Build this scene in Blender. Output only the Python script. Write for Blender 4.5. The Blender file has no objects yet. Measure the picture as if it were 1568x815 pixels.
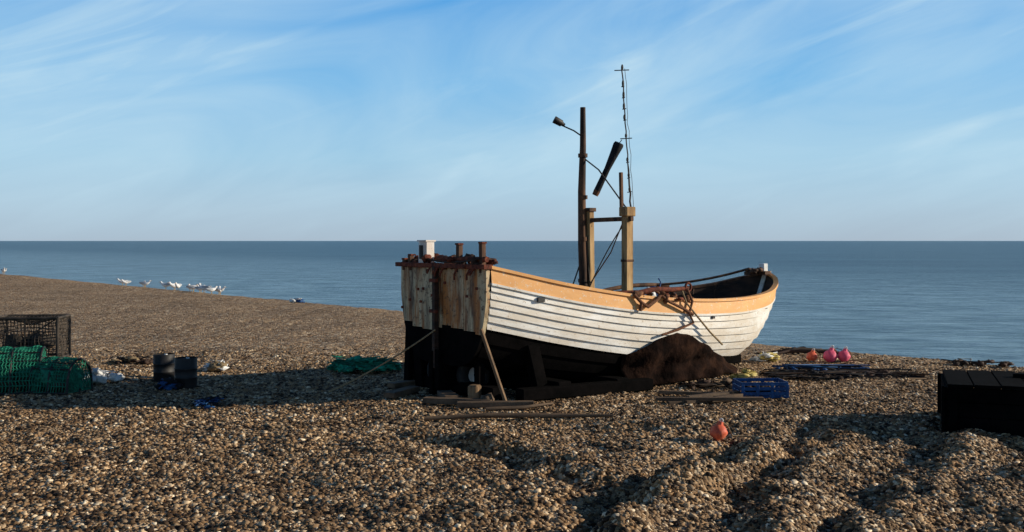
import bpy, math, random
import numpy as np
from mathutils import Vector, Matrix, noise
random.seed(7)
S = bpy.context.scene
COL = S.collection

# ------------------------------------------------------------------ node helpers
def newmat(name):
    m = bpy.data.materials.new(name); m.use_nodes = True
    nt = m.node_tree; b = nt.nodes['Principled BSDF']
    return m, nt, b
def N(nt, t, **k):
    n = nt.nodes.new(t)
    for a, v in k.items():
        if a in n.inputs.keys(): n.inputs[a].default_value = v
        else: setattr(n, a, v)
    return n
def ramp(nt, stops, interp='LINEAR'):
    r = nt.nodes.new('ShaderNodeValToRGB'); r.color_ramp.interpolation = interp
    e = r.color_ramp.elements
    while len(e) > 1: e.remove(e[-1])
    e[0].position = stops[0][0]; e[0].color = (*stops[0][1], 1)
    for p, c in stops[1:]:
        q = e.new(p); q.color = (*c, 1)
    return r
def simple(name, cols, scale=6.0, rough=0.8, bump=0.3, stretch=(1,1,1), metallic=0.0, bscale=None, detail=6, lo=.35, hi=.65, bdist=.01, spec=.4):
    m, nt, b = newmat(name); L = nt.links
    tc = N(nt, 'ShaderNodeTexCoord'); mp = N(nt, 'ShaderNodeMapping'); mp.inputs['Scale'].default_value = stretch
    L.new(tc.outputs['Object'], mp.inputs[0])
    n = N(nt, 'ShaderNodeTexNoise'); n.inputs['Scale'].default_value = scale; n.inputs['Detail'].default_value = detail
    n.inputs['Roughness'].default_value = .65
    L.new(mp.outputs[0], n.inputs['Vector'])
    k = len(cols)
    r = ramp(nt, [(lo + (hi-lo)*i/max(1, k-1), c) for i, c in enumerate(cols)])
    L.new(n.outputs[0], r.inputs[0]); L.new(r.outputs[0], b.inputs['Base Color'])
    b.inputs['Roughness'].default_value = rough; b.inputs['Metallic'].default_value = metallic
    b.inputs['Specular IOR Level'].default_value = spec
    n2 = N(nt, 'ShaderNodeTexNoise'); n2.inputs['Scale'].default_value = bscale or scale*3; n2.inputs['Detail'].default_value = 5
    L.new(mp.outputs[0], n2.inputs['Vector'])
    bp = N(nt, 'ShaderNodeBump'); bp.inputs['Strength'].default_value = bump; bp.inputs['Distance'].default_value = bdist
    L.new(n2.outputs[0], bp.inputs['Height']); L.new(bp.outputs[0], b.inputs['Normal'])
    return m

def paint(name, base, under, rust, amount=.5, streak=(1,1,.12), rough=.6, scale=7, rust2=None, wear=None):
    """weathered paint: base coat, worn patches showing timber, rust runs"""
    if wear is None: wear = amount
    m, nt, b = newmat(name); L = nt.links
    tc = N(nt, 'ShaderNodeTexCoord')
    mp = N(nt, 'ShaderNodeMapping'); mp.inputs['Scale'].default_value = streak; L.new(tc.outputs['Object'], mp.inputs[0])
    n1 = N(nt, 'ShaderNodeTexNoise'); n1.inputs['Scale'].default_value = scale; n1.inputs['Detail'].default_value = 8; n1.inputs['Roughness'].default_value = .7
    L.new(mp.outputs[0], n1.inputs['Vector'])
    r1 = ramp(nt, [(.5-amount*.18+max(0,amount-.6)*.3, (1,1,1)), (.62-amount*.04, (0,0,0))]); L.new(n1.outputs[0], r1.inputs[0])
    n2 = N(nt, 'ShaderNodeTexNoise'); n2.inputs['Scale'].default_value = 22; n2.inputs['Detail'].default_value = 8; n2.inputs['Roughness'].default_value = .75
    L.new(tc.outputs['Object'], n2.inputs['Vector'])
    r2 = ramp(nt, [(.62-wear*.12, (0,0,0)), (.68-wear*.1, (1,1,1))]); L.new(n2.outputs[0], r2.inputs[0])
    n3 = N(nt, 'ShaderNodeTexNoise'); n3.inputs['Scale'].default_value = 2.2; n3.inputs['Detail'].default_value = 4
    L.new(tc.outputs['Object'], n3.inputs['Vector'])
    var = N(nt, 'ShaderNodeMix', data_type='RGBA', blend_type='MULTIPLY'); var.inputs['Factor'].default_value = .6
    r3 = ramp(nt, [(.3, (.72,.70,.66)), (.6, (1,1,1))]); L.new(n3.outputs[0], r3.inputs[0])
    var.inputs['A'].default_value = (*base, 1); L.new(r3.outputs[0], var.inputs['B'])
    m1 = N(nt, 'ShaderNodeMix', data_type='RGBA')
    L.new(var.outputs['Result'], m1.inputs['A'])
    m1.inputs['B'].default_value = (*rust, 1)
    if rust2:
        n4 = N(nt, 'ShaderNodeTexNoise'); n4.inputs['Scale'].default_value = 4; n4.inputs['Detail'].default_value = 6
        L.new(mp.outputs[0], n4.inputs['Vector'])
        r4 = ramp(nt, [(.42, rust), (.58, rust2)]); L.new(n4.outputs[0], r4.inputs[0]); L.new(r4.outputs[0], m1.inputs['B'])
    fac = N(nt, 'ShaderNodeMath', operation='MULTIPLY'); fac.inputs[1].default_value = min(1, amount*1.2)
    L.new(r1.outputs[0], fac.inputs[0]); L.new(fac.outputs[0], m1.inputs['Factor'])
    m2 = N(nt, 'ShaderNodeMix', data_type='RGBA'); L.new(r2.outputs[0], m2.inputs['Factor']); L.new(m1.outputs['Result'], m2.inputs['A'])
    m2.inputs['B'].default_value = (*under, 1)
    L.new(m2.outputs['Result'], b.inputs['Base Color']); b.inputs['Roughness'].default_value = rough
    bp = N(nt, 'ShaderNodeBump'); bp.inputs['Strength'].default_value = .5; bp.inputs['Distance'].default_value = .006
    L.new(n2.outputs[0], bp.inputs['Height']); L.new(bp.outputs[0], b.inputs['Normal'])
    return m

M = {}
M['white'] = paint('white_hull_paint', (.86,.85,.81), (.42,.32,.22), (.54,.40,.23), amount=.36, streak=(.35,1,1.6), scale=4, wear=.3)
M['orange'] = paint('ochre_strake_paint', (.86,.44,.14), (.72,.58,.42), (.70,.32,.09), amount=.45, streak=(.5,1,1.5), scale=5)
M['black'] = simple('black_antifoul', [(.002,.002,.002),(.006,.005,.005)], rough=.9, spec=.03)
M['inner'] = simple('tarred_inner_planks', [(.015,.009,.006),(.065,.03,.017)], scale=5, stretch=(.3,1,3))
M['potw'] = simple('dark_pot_twine', [(.02,.018,.014),(.08,.06,.045)], scale=9)
M['transom'] = paint('weathered_transom_paint', (.58,.47,.29), (.07,.032,.012), (.40,.14,.022), amount=.95, streak=(1,1.5,.22), scale=5.5, rust2=(.075,.032,.013), wear=.62)
M['rust'] = simple('rust', [(.03,.01,.006),(.13,.03,.015),(.22,.06,.025)], scale=14, rough=.9, bump=.6)
M['timber'] = simple('weathered_timber', [(.05,.03,.018),(.17,.10,.05),(.30,.19,.10)], scale=9, stretch=(1,1,.15), bump=.5)
M['timberx'] = simple('weathered_plank', [(.05,.032,.02),(.17,.11,.065)], scale=9, stretch=(.2,1,1), bump=.5)
M['mast'] = simple('mast_timber', [(.02,.01,.006),(.09,.04,.02),(.19,.09,.04)], scale=8, stretch=(1,1,.2), bump=.4)
M['post'] = simple('gallows_timber', [(.10,.05,.02),(.40,.24,.10),(.55,.36,.17)], scale=8, stretch=(1,1,.2), bump=.4)
M['dark'] = simple('dark_steel', [(.006,.006,.008),(.02,.018,.017)], rough=.6, metallic=.0)
M['tar'] = simple('tarred_boards', [(.002,.002,.002),(.006,.005,.005)], scale=6, rough=.95, bump=.3, spec=.03)
M['rubber'] = simple('rubber', [(.006,.006,.006),(.018,.017,.016)], rough=.85)
M['rope'] = simple('rope', [(.20,.14,.07),(.38,.28,.16)], scale=60, rough=.95, bump=.6)
M['ropered'] = simple('rope_red_brown', [(.07,.03,.016),(.22,.095,.045)], scale=40, rough=.95, bump=.6)
M['cable'] = simple('cable', [(.03,.027,.025),(.09,.07,.055)], rough=.7)
M['wht'] = simple('white_plastic', [(.60,.60,.58),(.80,.80,.78)], scale=10, rough=.5)
M['whtdirty'] = paint('rust_stained_white_box', (.82,.82,.80), (.30,.2,.12), (.40,.22,.10), amount=.35, streak=(1,1,.3), scale=9, wear=.1)
M['green'] = simple('green_netting', [(.002,.08,.05),(.008,.24,.14)], scale=25, rough=.8)
M['green2'] = simple('green_trawl_net', [(.006,.16,.095),(.03,.55,.34)], scale=18, rough=.8, bump=.8)
M['blue'] = simple('blue_plastic', [(.005,.03,.12),(.012,.09,.26)], scale=12, rough=.7)
M['red'] = simple('orange_buoy_plastic', [(.55,.06,.03),(.76,.14,.06),(.80,.30,.18)], scale=14, rough=.6, lo=.35, hi=.72)
M['pink'] = simple('pink_buoy_plastic', [(.60,.05,.12),(.82,.14,.24)], scale=12, rough=.6)
M['yellow'] = simple('yellow_plastic', [(.40,.32,.08),(.58,.46,.14)], scale=9, rough=.6)
M['sheet'] = simple('dark_tarpaulin', [(.004,.005,.007),(.018,.018,.022)], scale=7, rough=.7, bump=.6, spec=.2)
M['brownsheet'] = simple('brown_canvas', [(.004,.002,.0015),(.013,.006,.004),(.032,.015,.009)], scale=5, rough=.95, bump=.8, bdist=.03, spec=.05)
M['gull'] = simple('gull_feathers', [(.75,.75,.75),(.82,.82,.82)], rough=.8)
M['gullg'] = simple('gull_grey', [(.40,.42,.44),(.48,.50,.52)], rough=.8)
M['beak'] = simple('gull_beak', [(.6,.35,.05),(.7,.4,.08)], rough=.5)

# ------------------------------------------------------------------ mesh helpers
def empty(name, loc=(0,0,0), rz=0.0):
    e = bpy.data.objects.new(name, None); e.location = loc; e.rotation_euler = (0,0,rz); e.empty_display_size = .2
    COL.objects.link(e); return e
def obj(name, V, F, mats, parent=None, mi=None, smooth=False, sharp=None, loc=None, rot=None):
    me = bpy.data.meshes.new(name); me.from_pydata([tuple(v) for v in V], [], F)
    for m in (mats if isinstance(mats, (list, tuple)) else [mats]): me.materials.append(m)
    if mi is not None: me.polygons.foreach_set('material_index', mi)
    if smooth: me.polygons.foreach_set('use_smooth', [True]*len(me.polygons))
    me.update()
    if sharp: me.set_sharp_from_angle(angle=math.radians(sharp))
    o = bpy.data.objects.new(name, me); COL.objects.link(o)
    if parent: o.parent = parent
    if loc: o.location = loc
    if rot: o.rotation_euler = rot
    return o
class B:
    """mesh accumulator"""
    def __init__(s): s.V=[]; s.F=[]; s.I=[]; s.sm=[]
    def add(s, V, F, i=0, sm=False):
        o = len(s.V); s.V += [tuple(v) for v in V]; s.F += [tuple(a+o for a in f) for f in F]; s.I += [i]*len(F); s.sm += [sm]*len(F)
    def box(s, c, d, i=0, rot=None, ch=.08, jit=0):
        x,y,z = d[0]/2,d[1]/2,d[2]/2
        e = min(x,y,z)*ch*2
        V=[];
        for sx in (-1,1):
            for sy in (-1,1):
                for sz in (-1,1):
                    V += [(sx*x, sy*(y-e), sz*(z-e)), (sx*(x-e), sy*y, sz*(z-e)), (sx*(x-e), sy*(y-e), sz*z)]
        def id(sx,sy,sz,k): return ((sx>0)*4+(sy>0)*2+(sz>0))*3+k
        F=[]
        for sg in (-1,1):
            F.append([id(sg,a,b,0) for a,b in ((-1,-1),(1,-1),(1,1),(-1,1))])
            F.append([id(a,sg,b,1) for a,b in ((-1,-1),(1,-1),(1,1),(-1,1))])
            F.append([id(a,b,sg,2) for a,b in ((-1,-1),(1,-1),(1,1),(-1,1))])
        for a in (-1,1):
            for b in (-1,1):
                F.append([id(a,b,-1,0),id(a,b,1,0),id(a,b,1,1),id(a,b,-1,1)])
                F.append([id(a,-1,b,0),id(a,1,b,0),id(a,1,b,2),id(a,-1,b,2)])
                F.append([id(-1,a,b,1),id(1,a,b,1),id(1,a,b,2),id(-1,a,b,2)])
                for c_ in (-1,1): F.append([id(a,b,c_,0),id(a,b,c_,1),id(a,b,c_,2)])
        R = rot or Matrix.Identity(3)
        V = [R @ Vector(v) + Vector(c) for v in V]
        s.add(V,F,i)
    def beam(s, a, b, w, t=None, i=0, up=(0,0,1)):
        a=Vector(a); b=Vector(b); d=(b-a); L=d.length; d.normalize()
        u=Vector(up)
        if abs(d.dot(u))>.95: u=Vector((0,1,0))
        y=u.cross(d).normalized(); z=d.cross(y)
        R=Matrix((d,y,z)).transposed()
        s.box((a+b)/2,(L,w,t or w),i,R)
    def tube(s, P, r, i=0, n=8, cap=True, sm=True):
        P=[Vector(p) for p in P]; m=len(P)
        rr = r if isinstance(r,(list,tuple)) else [r]*m
        V=[];F=[]; y=None
        for k in range(m):
            d=(P[min(k+1,m-1)]-P[max(k-1,0)]); d.normalize()
            if y is None:
                u=Vector((0,0,1)) if abs(d.z)<.9 else Vector((1,0,0)); y=u.cross(d).normalized()
            else:
                y=(y-d*y.dot(d)).normalized()
            z=d.cross(y)
            for j in range(n):
                a=2*math.pi*j/n; V.append(P[k]+(y*math.cos(a)+z*math.sin(a))*rr[k])
        for k in range(m-1):
            for j in range(n): F.append((k*n+j,k*n+(j+1)%n,(k+1)*n+(j+1)%n,(k+1)*n+j))
        s.add(V,F,i,sm)
        if cap:
            s.add([V[j] for j in range(n)],[tuple(range(n))[::-1]],i); s.add([V[(m-1)*n+j] for j in range(n)],[tuple(range(n))],i)
    def ell(s, c, r, i=0, n=14, m=9, rot=None, nz=0, seed=0, ns=4):
        V=[];F=[]; R=rot or Matrix.Identity(3)
        for a in range(m+1):
            th=math.pi*a/m
            for b in range(n):
                ph=2*math.pi*b/n
                v=Vector((math.sin(th)*math.cos(ph),math.sin(th)*math.sin(ph),math.cos(th)))
                k=1+nz*noise.noise(v*ns*.4+Vector((seed*3.1,seed,0)))
                V.append(R@Vector((v.x*r[0]*k,v.y*r[1]*k,v.z*r[2]*k))+Vector(c))
        for a in range(m):
            for b in range(n): F.append((a*n+b,(a+1)*n+b,(a+1)*n+(b+1)%n,a*n+(b+1)%n))
        s.add(V,F,i,True)
    def torus(s,c,R_,r,axis='y',i=0,n=28,m=10,sq=1.0):
        V=[];F=[]
        for a in range(n):
            A=2*math.pi*a/n
            for b in range(m):
                Bq=2*math.pi*b/m; rad=R_+r*math.cos(Bq); w=r*math.sin(Bq)*sq
                p=(rad*math.cos(A),w,rad*math.sin(A)) if axis=='y' else ((w,rad*math.cos(A),rad*math.sin(A)) if axis=='x' else (rad*math.cos(A),rad*math.sin(A),w))
                V.append(Vector(p)+Vector(c))
        for a in range(n):
            for b in range(m): F.append((a*m+b,((a+1)%n)*m+b,((a+1)%n)*m+(b+1)%m,a*m+(b+1)%m))
        s.add(V,F,i,True)
    def make(s,name,mats,parent=None,loc=None,rot=None):
        o=obj(name,s.V,s.F,mats,parent,s.I,loc=loc,rot=rot)
        o.data.polygons.foreach_set('use_smooth',s.sm); return o
def hang(a,b,sag,n=12):
    a=Vector(a);b=Vector(b)
    return [a.lerp(b,t/n)-Vector((0,0,sag*4*(t/n)*(1-t/n))) for t in range(n+1)]

# ------------------------------------------------------------------ terrain
SEA_Z=-2.3
RUTS=[ # polyline, width, height
 ([(-.95,9.12),(-.13,8.55),(.35,7.7),(.80,6.9)],.10,-.09),
 ([(-.75,9.3),(.05,8.75),(.55,7.9),(1.0,7.0)],.13,.05),
 ([(2.05,8.5),(1.65,7.9),(1.15,7.0),(.55,5.4)],.20,.17),
 ([(1.72,8.6),(1.25,8.0),(.75,7.0),(.2,5.6)],.18,-.08),
 ([(3.21,9.7),(2.5,8.2),(1.95,7.1),(1.45,5.6)],.20,.07),
 ([(2.85,9.5),(2.2,8.2),(1.65,7.1),(1.2,5.8)],.12,-.06),
 ([(4.10,8.9),(3.2,7.6),(2.5,6.6),(1.9,5.5)],.18,.09),
 ([(3.75,8.9),(2.95,7.8),(2.2,6.6),(1.6,5.5)],.12,-.07),
 ([(5.2,8.6),(4.2,7.4),(3.2,6.2),(2.6,5.2)],.22,.05),
 ([(.1,10.3),(.9,9.9),(1.9,9.8),(3.0,10.1)],.22,.04),
]
def segd(px,py,a,b):
    ax,ay=a;bx,by=b; dx=bx-ax;dy=by-ay; t=np.clip(((px-ax)*dx+(py-ay)*dy)/(dx*dx+dy*dy),0,1)
    return np.hypot(px-ax-t*dx,py-ay-t*dy), t
def smooth(a,b,x):
    t=np.clip((x-a)/(b-a),0,1); return t*t*(3-2*t)
def height_np(X,Y):
    d=.762*X+.648*(Y-24.0)+1.2*np.sin((X-Y)*.02)*smooth(30,120,np.hypot(X,Y))
    down=.17*(np.sqrt((d+.6)**2+.6)+(d+.6))*.5
    Z=-down
    Z=np.where(d>60,-10.3,Z)
    near=(X>-14)&(X<14)&(Y>2)&(Y<40)
    out=np.zeros_like(Z)
    xs=X[near];ys=Y[near]
    o=np.zeros(len(xs)); wx=np.zeros(len(xs)); wy=np.zeros(len(xs)); wob=np.zeros(len(xs))
    for i in range(len(xs)):
        x=float(xs[i]);y=float(ys[i])
        n1=noise.noise(Vector((x*.9,y*.9,1))); n2=noise.noise(Vector((x*2.3,y*2.3,5))); n3=noise.noise(Vector((x*6,y*6,9)))
        o[i]=.035*n1+.030*n2+.018*n3
        wx[i]=.22*n2+.07*n3; wy[i]=.2*noise.noise(Vector((x*2.1,y*2.1,15))); wob[i]=1+1.1*noise.noise(Vector((x*1.5,y*1.5,22)))
    fg=smooth(-11.0,-9.0,-ys)
    o*= (.7+1.1*fg*smooth(-1,2.5,xs)+.35*fg)
    out[near]=o
    edge=smooth(-14,-11,-np.abs(X))*smooth(2,4,Y)*smooth(-40,-34,-Y)
    out*=edge
    r=np.zeros(len(xs))
    for k,(pl,wd,hh) in enumerate(RUTS):
        best=np.full(len(xs),9e9)
        for a,b in zip(pl[:-1],pl[1:]):
            dd,_=segd(xs+wx,ys+wy,a,b); best=np.minimum(best,dd)
        r+=hh*wob*np.exp(-(best/(wd))**2)
    R=np.zeros_like(Z);R[near]=r
    return Z+out+R
def gz(x,y):
    return float(height_np(np.array([float(x)]),np.array([float(y)]))[0])

def axis(lo,hi,step,far,n):
    a=np.arange(lo,hi+1e-6,step)
    g=np.geomspace(step,far,n); 
    l=lo-np.cumsum(g)[::-1]; r=hi+np.cumsum(g)
    return np.concatenate([l,a,r])
xs=axis(-9.0,9.0,.06,700,60); ys=axis(4.6,16.5,.06,700,60)
GX,GY=np.meshgrid(xs,ys)
shape=GX.shape
GZ=height_np(GX.ravel(),GY.ravel())
def gridmesh(name,X,Y,Z,shape,mat):
    ny,nx=shape
    me=bpy.data.meshes.new(name)
    V=np.stack([X.ravel(),Y.ravel(),Z.ravel()],1)
    idx=np.arange(nx*ny).reshape(ny,nx)
    F=np.stack([idx[:-1,:-1],idx[:-1,1:],idx[1:,1:],idx[1:,:-1]],-1).reshape(-1,4)
    me.vertices.add(len(V)); me.vertices.foreach_set('co',V.ravel())
    me.loops.add(F.size); me.loops.foreach_set('vertex_index',F.ravel())
    me.polygons.add(len(F)); me.polygons.foreach_set('loop_start',np.arange(0,F.size,4)); 
    me.update(calc_edges=True); me.validate()
    me.polygons.foreach_set('use_smooth',[True]*len(me.polygons))
    me.materials.append(mat)
    o=bpy.data.objects.new(name,me); COL.objects.link(o); return o

FLINT=[(0,(.018,.011,.006)),(.22,(.060,.035,.018)),(.40,(.19,.113,.053)),(.57,(.33,.200,.098)),(.70,(.24,.170,.105)),(.82,(.43,.295,.165)),(.93,(.59,.45,.29)),(1,(.76,.65,.48))]
def ground_mat():
    m,nt,b=newmat('shingle_ground'); L=nt.links
    tc=N(nt,'ShaderNodeTexCoord')
    v=N(nt,'ShaderNodeTexVoronoi'); v.inputs['Scale'].default_value=30
    v2=N(nt,'ShaderNodeTexVoronoi'); v2.inputs['Scale'].default_value=12
    for q in (v,v2): L.new(tc.outputs['Object'],q.inputs['Vector'])
    s=N(nt,'ShaderNodeSeparateColor'); L.new(v.outputs['Color'],s.inputs[0])
    r=ramp(nt,FLINT); L.new(s.outputs[0],r.inputs[0])
    s2=N(nt,'ShaderNodeSeparateColor'); L.new(v2.outputs['Color'],s2.inputs[0])
    r2=ramp(nt,FLINT); L.new(s2.outputs[1],r2.inputs[0])
    mx=N(nt,'ShaderNodeMix',data_type='RGBA'); mx.inputs['Factor'].default_value=.4
    L.new(r.outputs[0],mx.inputs['A']); L.new(r2.outputs[0],mx.inputs['B'])
    n=N(nt,'ShaderNodeTexNoise'); n.inputs['Scale'].default_value=.5; n.inputs['Detail'].default_value=8; n.inputs['Roughness'].default_value=.65
    L.new(tc.outputs['Object'],n.inputs['Vector'])
    rn=ramp(nt,[(.35,(.98,.97,.98)),(.65,(1.55,1.52,1.50))]); L.new(n.outputs[0],rn.inputs[0])
    mu=N(nt,'ShaderNodeMix',data_type='RGBA',blend_type='MULTIPLY'); mu.inputs['Factor'].default_value=1
    L.new(mx.outputs['Result'],mu.inputs['A']); L.new(rn.outputs[0],mu.inputs['B'])
    L.new(mu.outputs['Result'],b.inputs['Base Color']); b.inputs['Roughness'].default_value=.9; b.inputs['Specular IOR Level'].default_value=.2
    inv=N(nt,'ShaderNodeMath',operation='SUBTRACT'); inv.inputs[0].default_value=1; L.new(v.outputs['Distance'],inv.inputs[1])
    inv2=N(nt,'ShaderNodeMath',operation='SUBTRACT'); inv2.inputs[0].default_value=1; L.new(v2.outputs['Distance'],inv2.inputs[1])
    ad=N(nt,'ShaderNodeMath',operation='ADD'); L.new(inv.outputs[0],ad.inputs[0]); L.new(inv2.outputs[0],ad.inputs[1])
    bp=N(nt,'ShaderNodeBump'); bp.inputs['Strength'].default_value=.8; bp.inputs['Distance'].default_value=.03
    L.new(ad.outputs[0],bp.inputs['Height']); L.new(bp.outputs[0],b.inputs['Normal'])
    return m
ground=gridmesh('shingle_beach_ground',GX,GY,GZ,shape,ground_mat())

# pebbles: one object, instanced stones on the near beach
mp_,nt,b=newmat('flint_pebbles'); L=nt.links
oi=N(nt,'ShaderNodeObjectInfo'); r=ramp(nt,FLINT); L.new(oi.outputs['Random'],r.inputs[0])
geo=N(nt,'ShaderNodeNewGeometry'); nn=N(nt,'ShaderNodeTexNoise'); nn.inputs['Scale'].default_value=2.2; nn.inputs['Detail'].default_value=8; nn.inputs['Roughness'].default_value=.75
L.new(geo.outputs['Position'],nn.inputs['Vector']); r2=ramp(nt,[(.40,(.36,.30,.24)),(.5,(1,1,1)),(.60,(1.38,1.34,1.28))]); L.new(nn.outputs[0],r2.inputs[0])
mu=N(nt,'ShaderNodeMix',data_type='RGBA',blend_type='MULTIPLY'); mu.inputs['Factor'].default_value=1
L.new(r.outputs[0],mu.inputs['A']); L.new(r2.outputs[0],mu.inputs['B']); L.new(mu.outputs['Result'],b.inputs['Base Color'])
b.inputs['Roughness'].default_value=.8; b.inputs['Specular IOR Level'].default_value=.3
pc=bpy.data.collections.new('pebble_shapes')
for k in range(6):
    q=B(); q.ell((0,0,0),(1,random.uniform(.6,.95),random.uniform(.38,.6)),0,8,5,nz=.6,seed=k+1,ns=5)
    me=bpy.data.meshes.new('pebble_shape'); me.from_pydata(q.V,[],q.F); me.materials.append(mp_)
    me.polygons.foreach_set('use_smooth',[True]*len(me.polygons))
    po=bpy.data.objects.new('pebble_shape',me); pc.objects.link(po)
mask_x=(xs>-9.1)&(xs<9.1); mask_y=(ys>4.5)&(ys<16.6)
Z2=GZ.reshape(shape)[np.ix_(mask_y,mask_x)]; X2=GX[np.ix_(mask_y,mask_x)]; Y2=GY[np.ix_(mask_y,mask_x)]
peb=gridmesh('shingle_pebbles',X2,Y2,Z2,X2.shape,mp_)
at=peb.data.attributes.new('dens','FLOAT','POINT')
ax=np.abs(X2)/Y2
dn=np.clip(1.0-.10*(Y2-7),.0,1)*smooth(-.70,-.62,-ax)
fine=np.exp(-(((X2-1.0)/1.3)**2+((Y2-9.0)/1.1)**2))
dn=dn*(1-.62*fine)
at.data.foreach_set('value',dn.ravel().astype(np.float32))
ng=bpy.data.node_groups.new('scatter_pebbles','GeometryNodeTree')
ng.interface.new_socket('Geometry',in_out='INPUT',socket_type='NodeSocketGeometry')
ng.interface.new_socket('Geometry',in_out='OUTPUT',socket_type='NodeSocketGeometry')
gi=ng.nodes.new('NodeGroupInput'); go=ng.nodes.new('NodeGroupOutput')
dp=ng.nodes.new('GeometryNodeDistributePointsOnFaces'); 
na=ng.nodes.new('GeometryNodeInputNamedAttribute'); na.data_type='FLOAT'; na.inputs['Name'].default_value='dens'
mm=ng.nodes.new('ShaderNodeMath'); mm.operation='MULTIPLY'; mm.inputs[1].default_value=1350
ng.links.new(na.outputs[0],mm.inputs[0]); ng.links.new(mm.outputs[0],dp.inputs['Density'])
ci=ng.nodes.new('GeometryNodeCollectionInfo'); ci.inputs[0].default_value=pc; ci.inputs['Separate Children'].default_value=True; ci.inputs['Reset Children'].default_value=True
ip=ng.nodes.new('GeometryNodeInstanceOnPoints'); ip.inputs['Pick Instance'].default_value=True
rv=ng.nodes.new('FunctionNodeRandomValue'); rv.data_type='FLOAT_VECTOR'; rv.inputs[0].default_value=(-.5,-.5,0); rv.inputs[1].default_value=(.5,.5,6.28)
rs=ng.nodes.new('FunctionNodeRandomValue'); rs.data_type='FLOAT'; 
fin=[i for i in rs.inputs if i.type=='VALUE']; fin[0].default_value=.0; fin[1].default_value=1.0
pw=ng.nodes.new('ShaderNodeMath'); pw.operation='POWER'; pw.inputs[1].default_value=3.2
ml=ng.nodes.new('ShaderNodeMath'); ml.operation='MULTIPLY_ADD'; ml.inputs[1].default_value=.025; ml.inputs[2].default_value=.0095
ng.links.new([o for o in rs.outputs if o.type=='VALUE'][0],pw.inputs[0]); ng.links.new(pw.outputs[0],ml.inputs[0])
lk=ng.links
lk.new(gi.outputs[0],dp.inputs['Mesh']); lk.new(dp.outputs['Points'],ip.inputs['Points']); lk.new(ci.outputs[0],ip.inputs['Instance'])
lk.new([o for o in rv.outputs if o.type=='VECTOR'][0],ip.inputs['Rotation']); lk.new(ml.outputs[0],ip.inputs['Scale']); lk.new(ip.outputs[0],go.inputs[0])
md=peb.modifiers.new('scatter','NODES'); md.node_group=ng

# ------------------------------------------------------------------ sea
def sea_mat():
    m,nt,b=newmat('sea_water'); L=nt.links
    tc=N(nt,'ShaderNodeTexCoord')
    mp=N(nt,'ShaderNodeMapping'); mp.inputs['Rotation'].default_value=(0,0,math.radians(40)); mp.inputs['Scale'].default_value=(.35,1,1)
    L.new(tc.outputs['Object'],mp.inputs[0])
    n=N(nt,'ShaderNodeTexNoise'); n.inputs['Scale'].default_value=.9; n.inputs['Detail'].default_value=9; n.inputs['Roughness'].default_value=.6
    L.new(mp.outputs[0],n.inputs['Vector'])
    n2=N(nt,'ShaderNodeTexNoise'); n2.inputs['Scale'].default_value=.05; n2.inputs['Detail'].default_value=8
    L.new(mp.outputs[0],n2.inputs['Vector'])
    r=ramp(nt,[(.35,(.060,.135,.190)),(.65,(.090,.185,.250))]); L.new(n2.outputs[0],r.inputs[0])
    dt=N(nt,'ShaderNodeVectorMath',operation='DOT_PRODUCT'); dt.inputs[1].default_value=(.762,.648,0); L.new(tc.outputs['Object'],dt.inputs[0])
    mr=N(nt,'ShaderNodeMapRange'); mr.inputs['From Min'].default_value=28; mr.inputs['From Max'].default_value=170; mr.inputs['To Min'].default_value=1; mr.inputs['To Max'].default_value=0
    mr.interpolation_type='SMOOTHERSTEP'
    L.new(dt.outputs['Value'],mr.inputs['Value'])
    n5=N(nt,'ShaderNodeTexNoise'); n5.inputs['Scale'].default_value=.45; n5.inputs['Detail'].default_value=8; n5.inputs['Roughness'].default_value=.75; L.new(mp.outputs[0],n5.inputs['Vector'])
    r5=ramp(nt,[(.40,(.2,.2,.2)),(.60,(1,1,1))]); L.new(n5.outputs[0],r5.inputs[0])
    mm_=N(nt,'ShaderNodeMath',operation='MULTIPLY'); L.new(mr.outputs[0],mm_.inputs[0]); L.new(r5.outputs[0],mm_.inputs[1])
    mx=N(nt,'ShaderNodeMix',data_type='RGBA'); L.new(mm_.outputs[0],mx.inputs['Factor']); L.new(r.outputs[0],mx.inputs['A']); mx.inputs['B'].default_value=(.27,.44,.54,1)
    L.new(mx.outputs['Result'],b.inputs['Base Color']); b.inputs['Roughness'].default_value=.35; b.inputs['IOR'].default_value=1.33
    b.inputs['Specular IOR Level'].default_value=.35
    bp=N(nt,'ShaderNodeBump'); bp.inputs['Strength'].default_value=1; bp.inputs['Distance'].default_value=.6
    L.new(n.outputs[0],bp.inputs['Height']); L.new(bp.outputs[0],b.inputs['Normal'])
    return m
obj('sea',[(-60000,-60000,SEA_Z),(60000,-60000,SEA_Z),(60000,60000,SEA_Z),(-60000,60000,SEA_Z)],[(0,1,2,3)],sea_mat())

# ------------------------------------------------------------------ boat
TH=math.radians(38)
boat=empty('fishing_boat',(-.763,11.69,0),TH)
def tab(T):
    xsT=[t[0] for t in T]; ysT=[t[1] for t in T]; n=len(T)
    tg=[]
    for i in range(n):
        if i==0: tg.append((ysT[1]-ysT[0])/(xsT[1]-xsT[0]))
        elif i==n-1: tg.append((ysT[-1]-ysT[-2])/(xsT[-1]-xsT[-2]))
        else: tg.append((ysT[i+1]-ysT[i-1])/(xsT[i+1]-xsT[i-1]))
    def f(x):
        x=min(max(x,xsT[0]),xsT[-1])
        i=0
        while i<n-2 and x>xsT[i+1]: i+=1
        h=xsT[i+1]-xsT[i]; t=(x-xsT[i])/h
        return (2*t**3-3*t*t+1)*ysT[i]+(t**3-2*t*t+t)*h*tg[i]+(-2*t**3+3*t*t)*ysT[i+1]+(t**3-t*t)*h*tg[i+1]
    return f
LB=5.8
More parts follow.
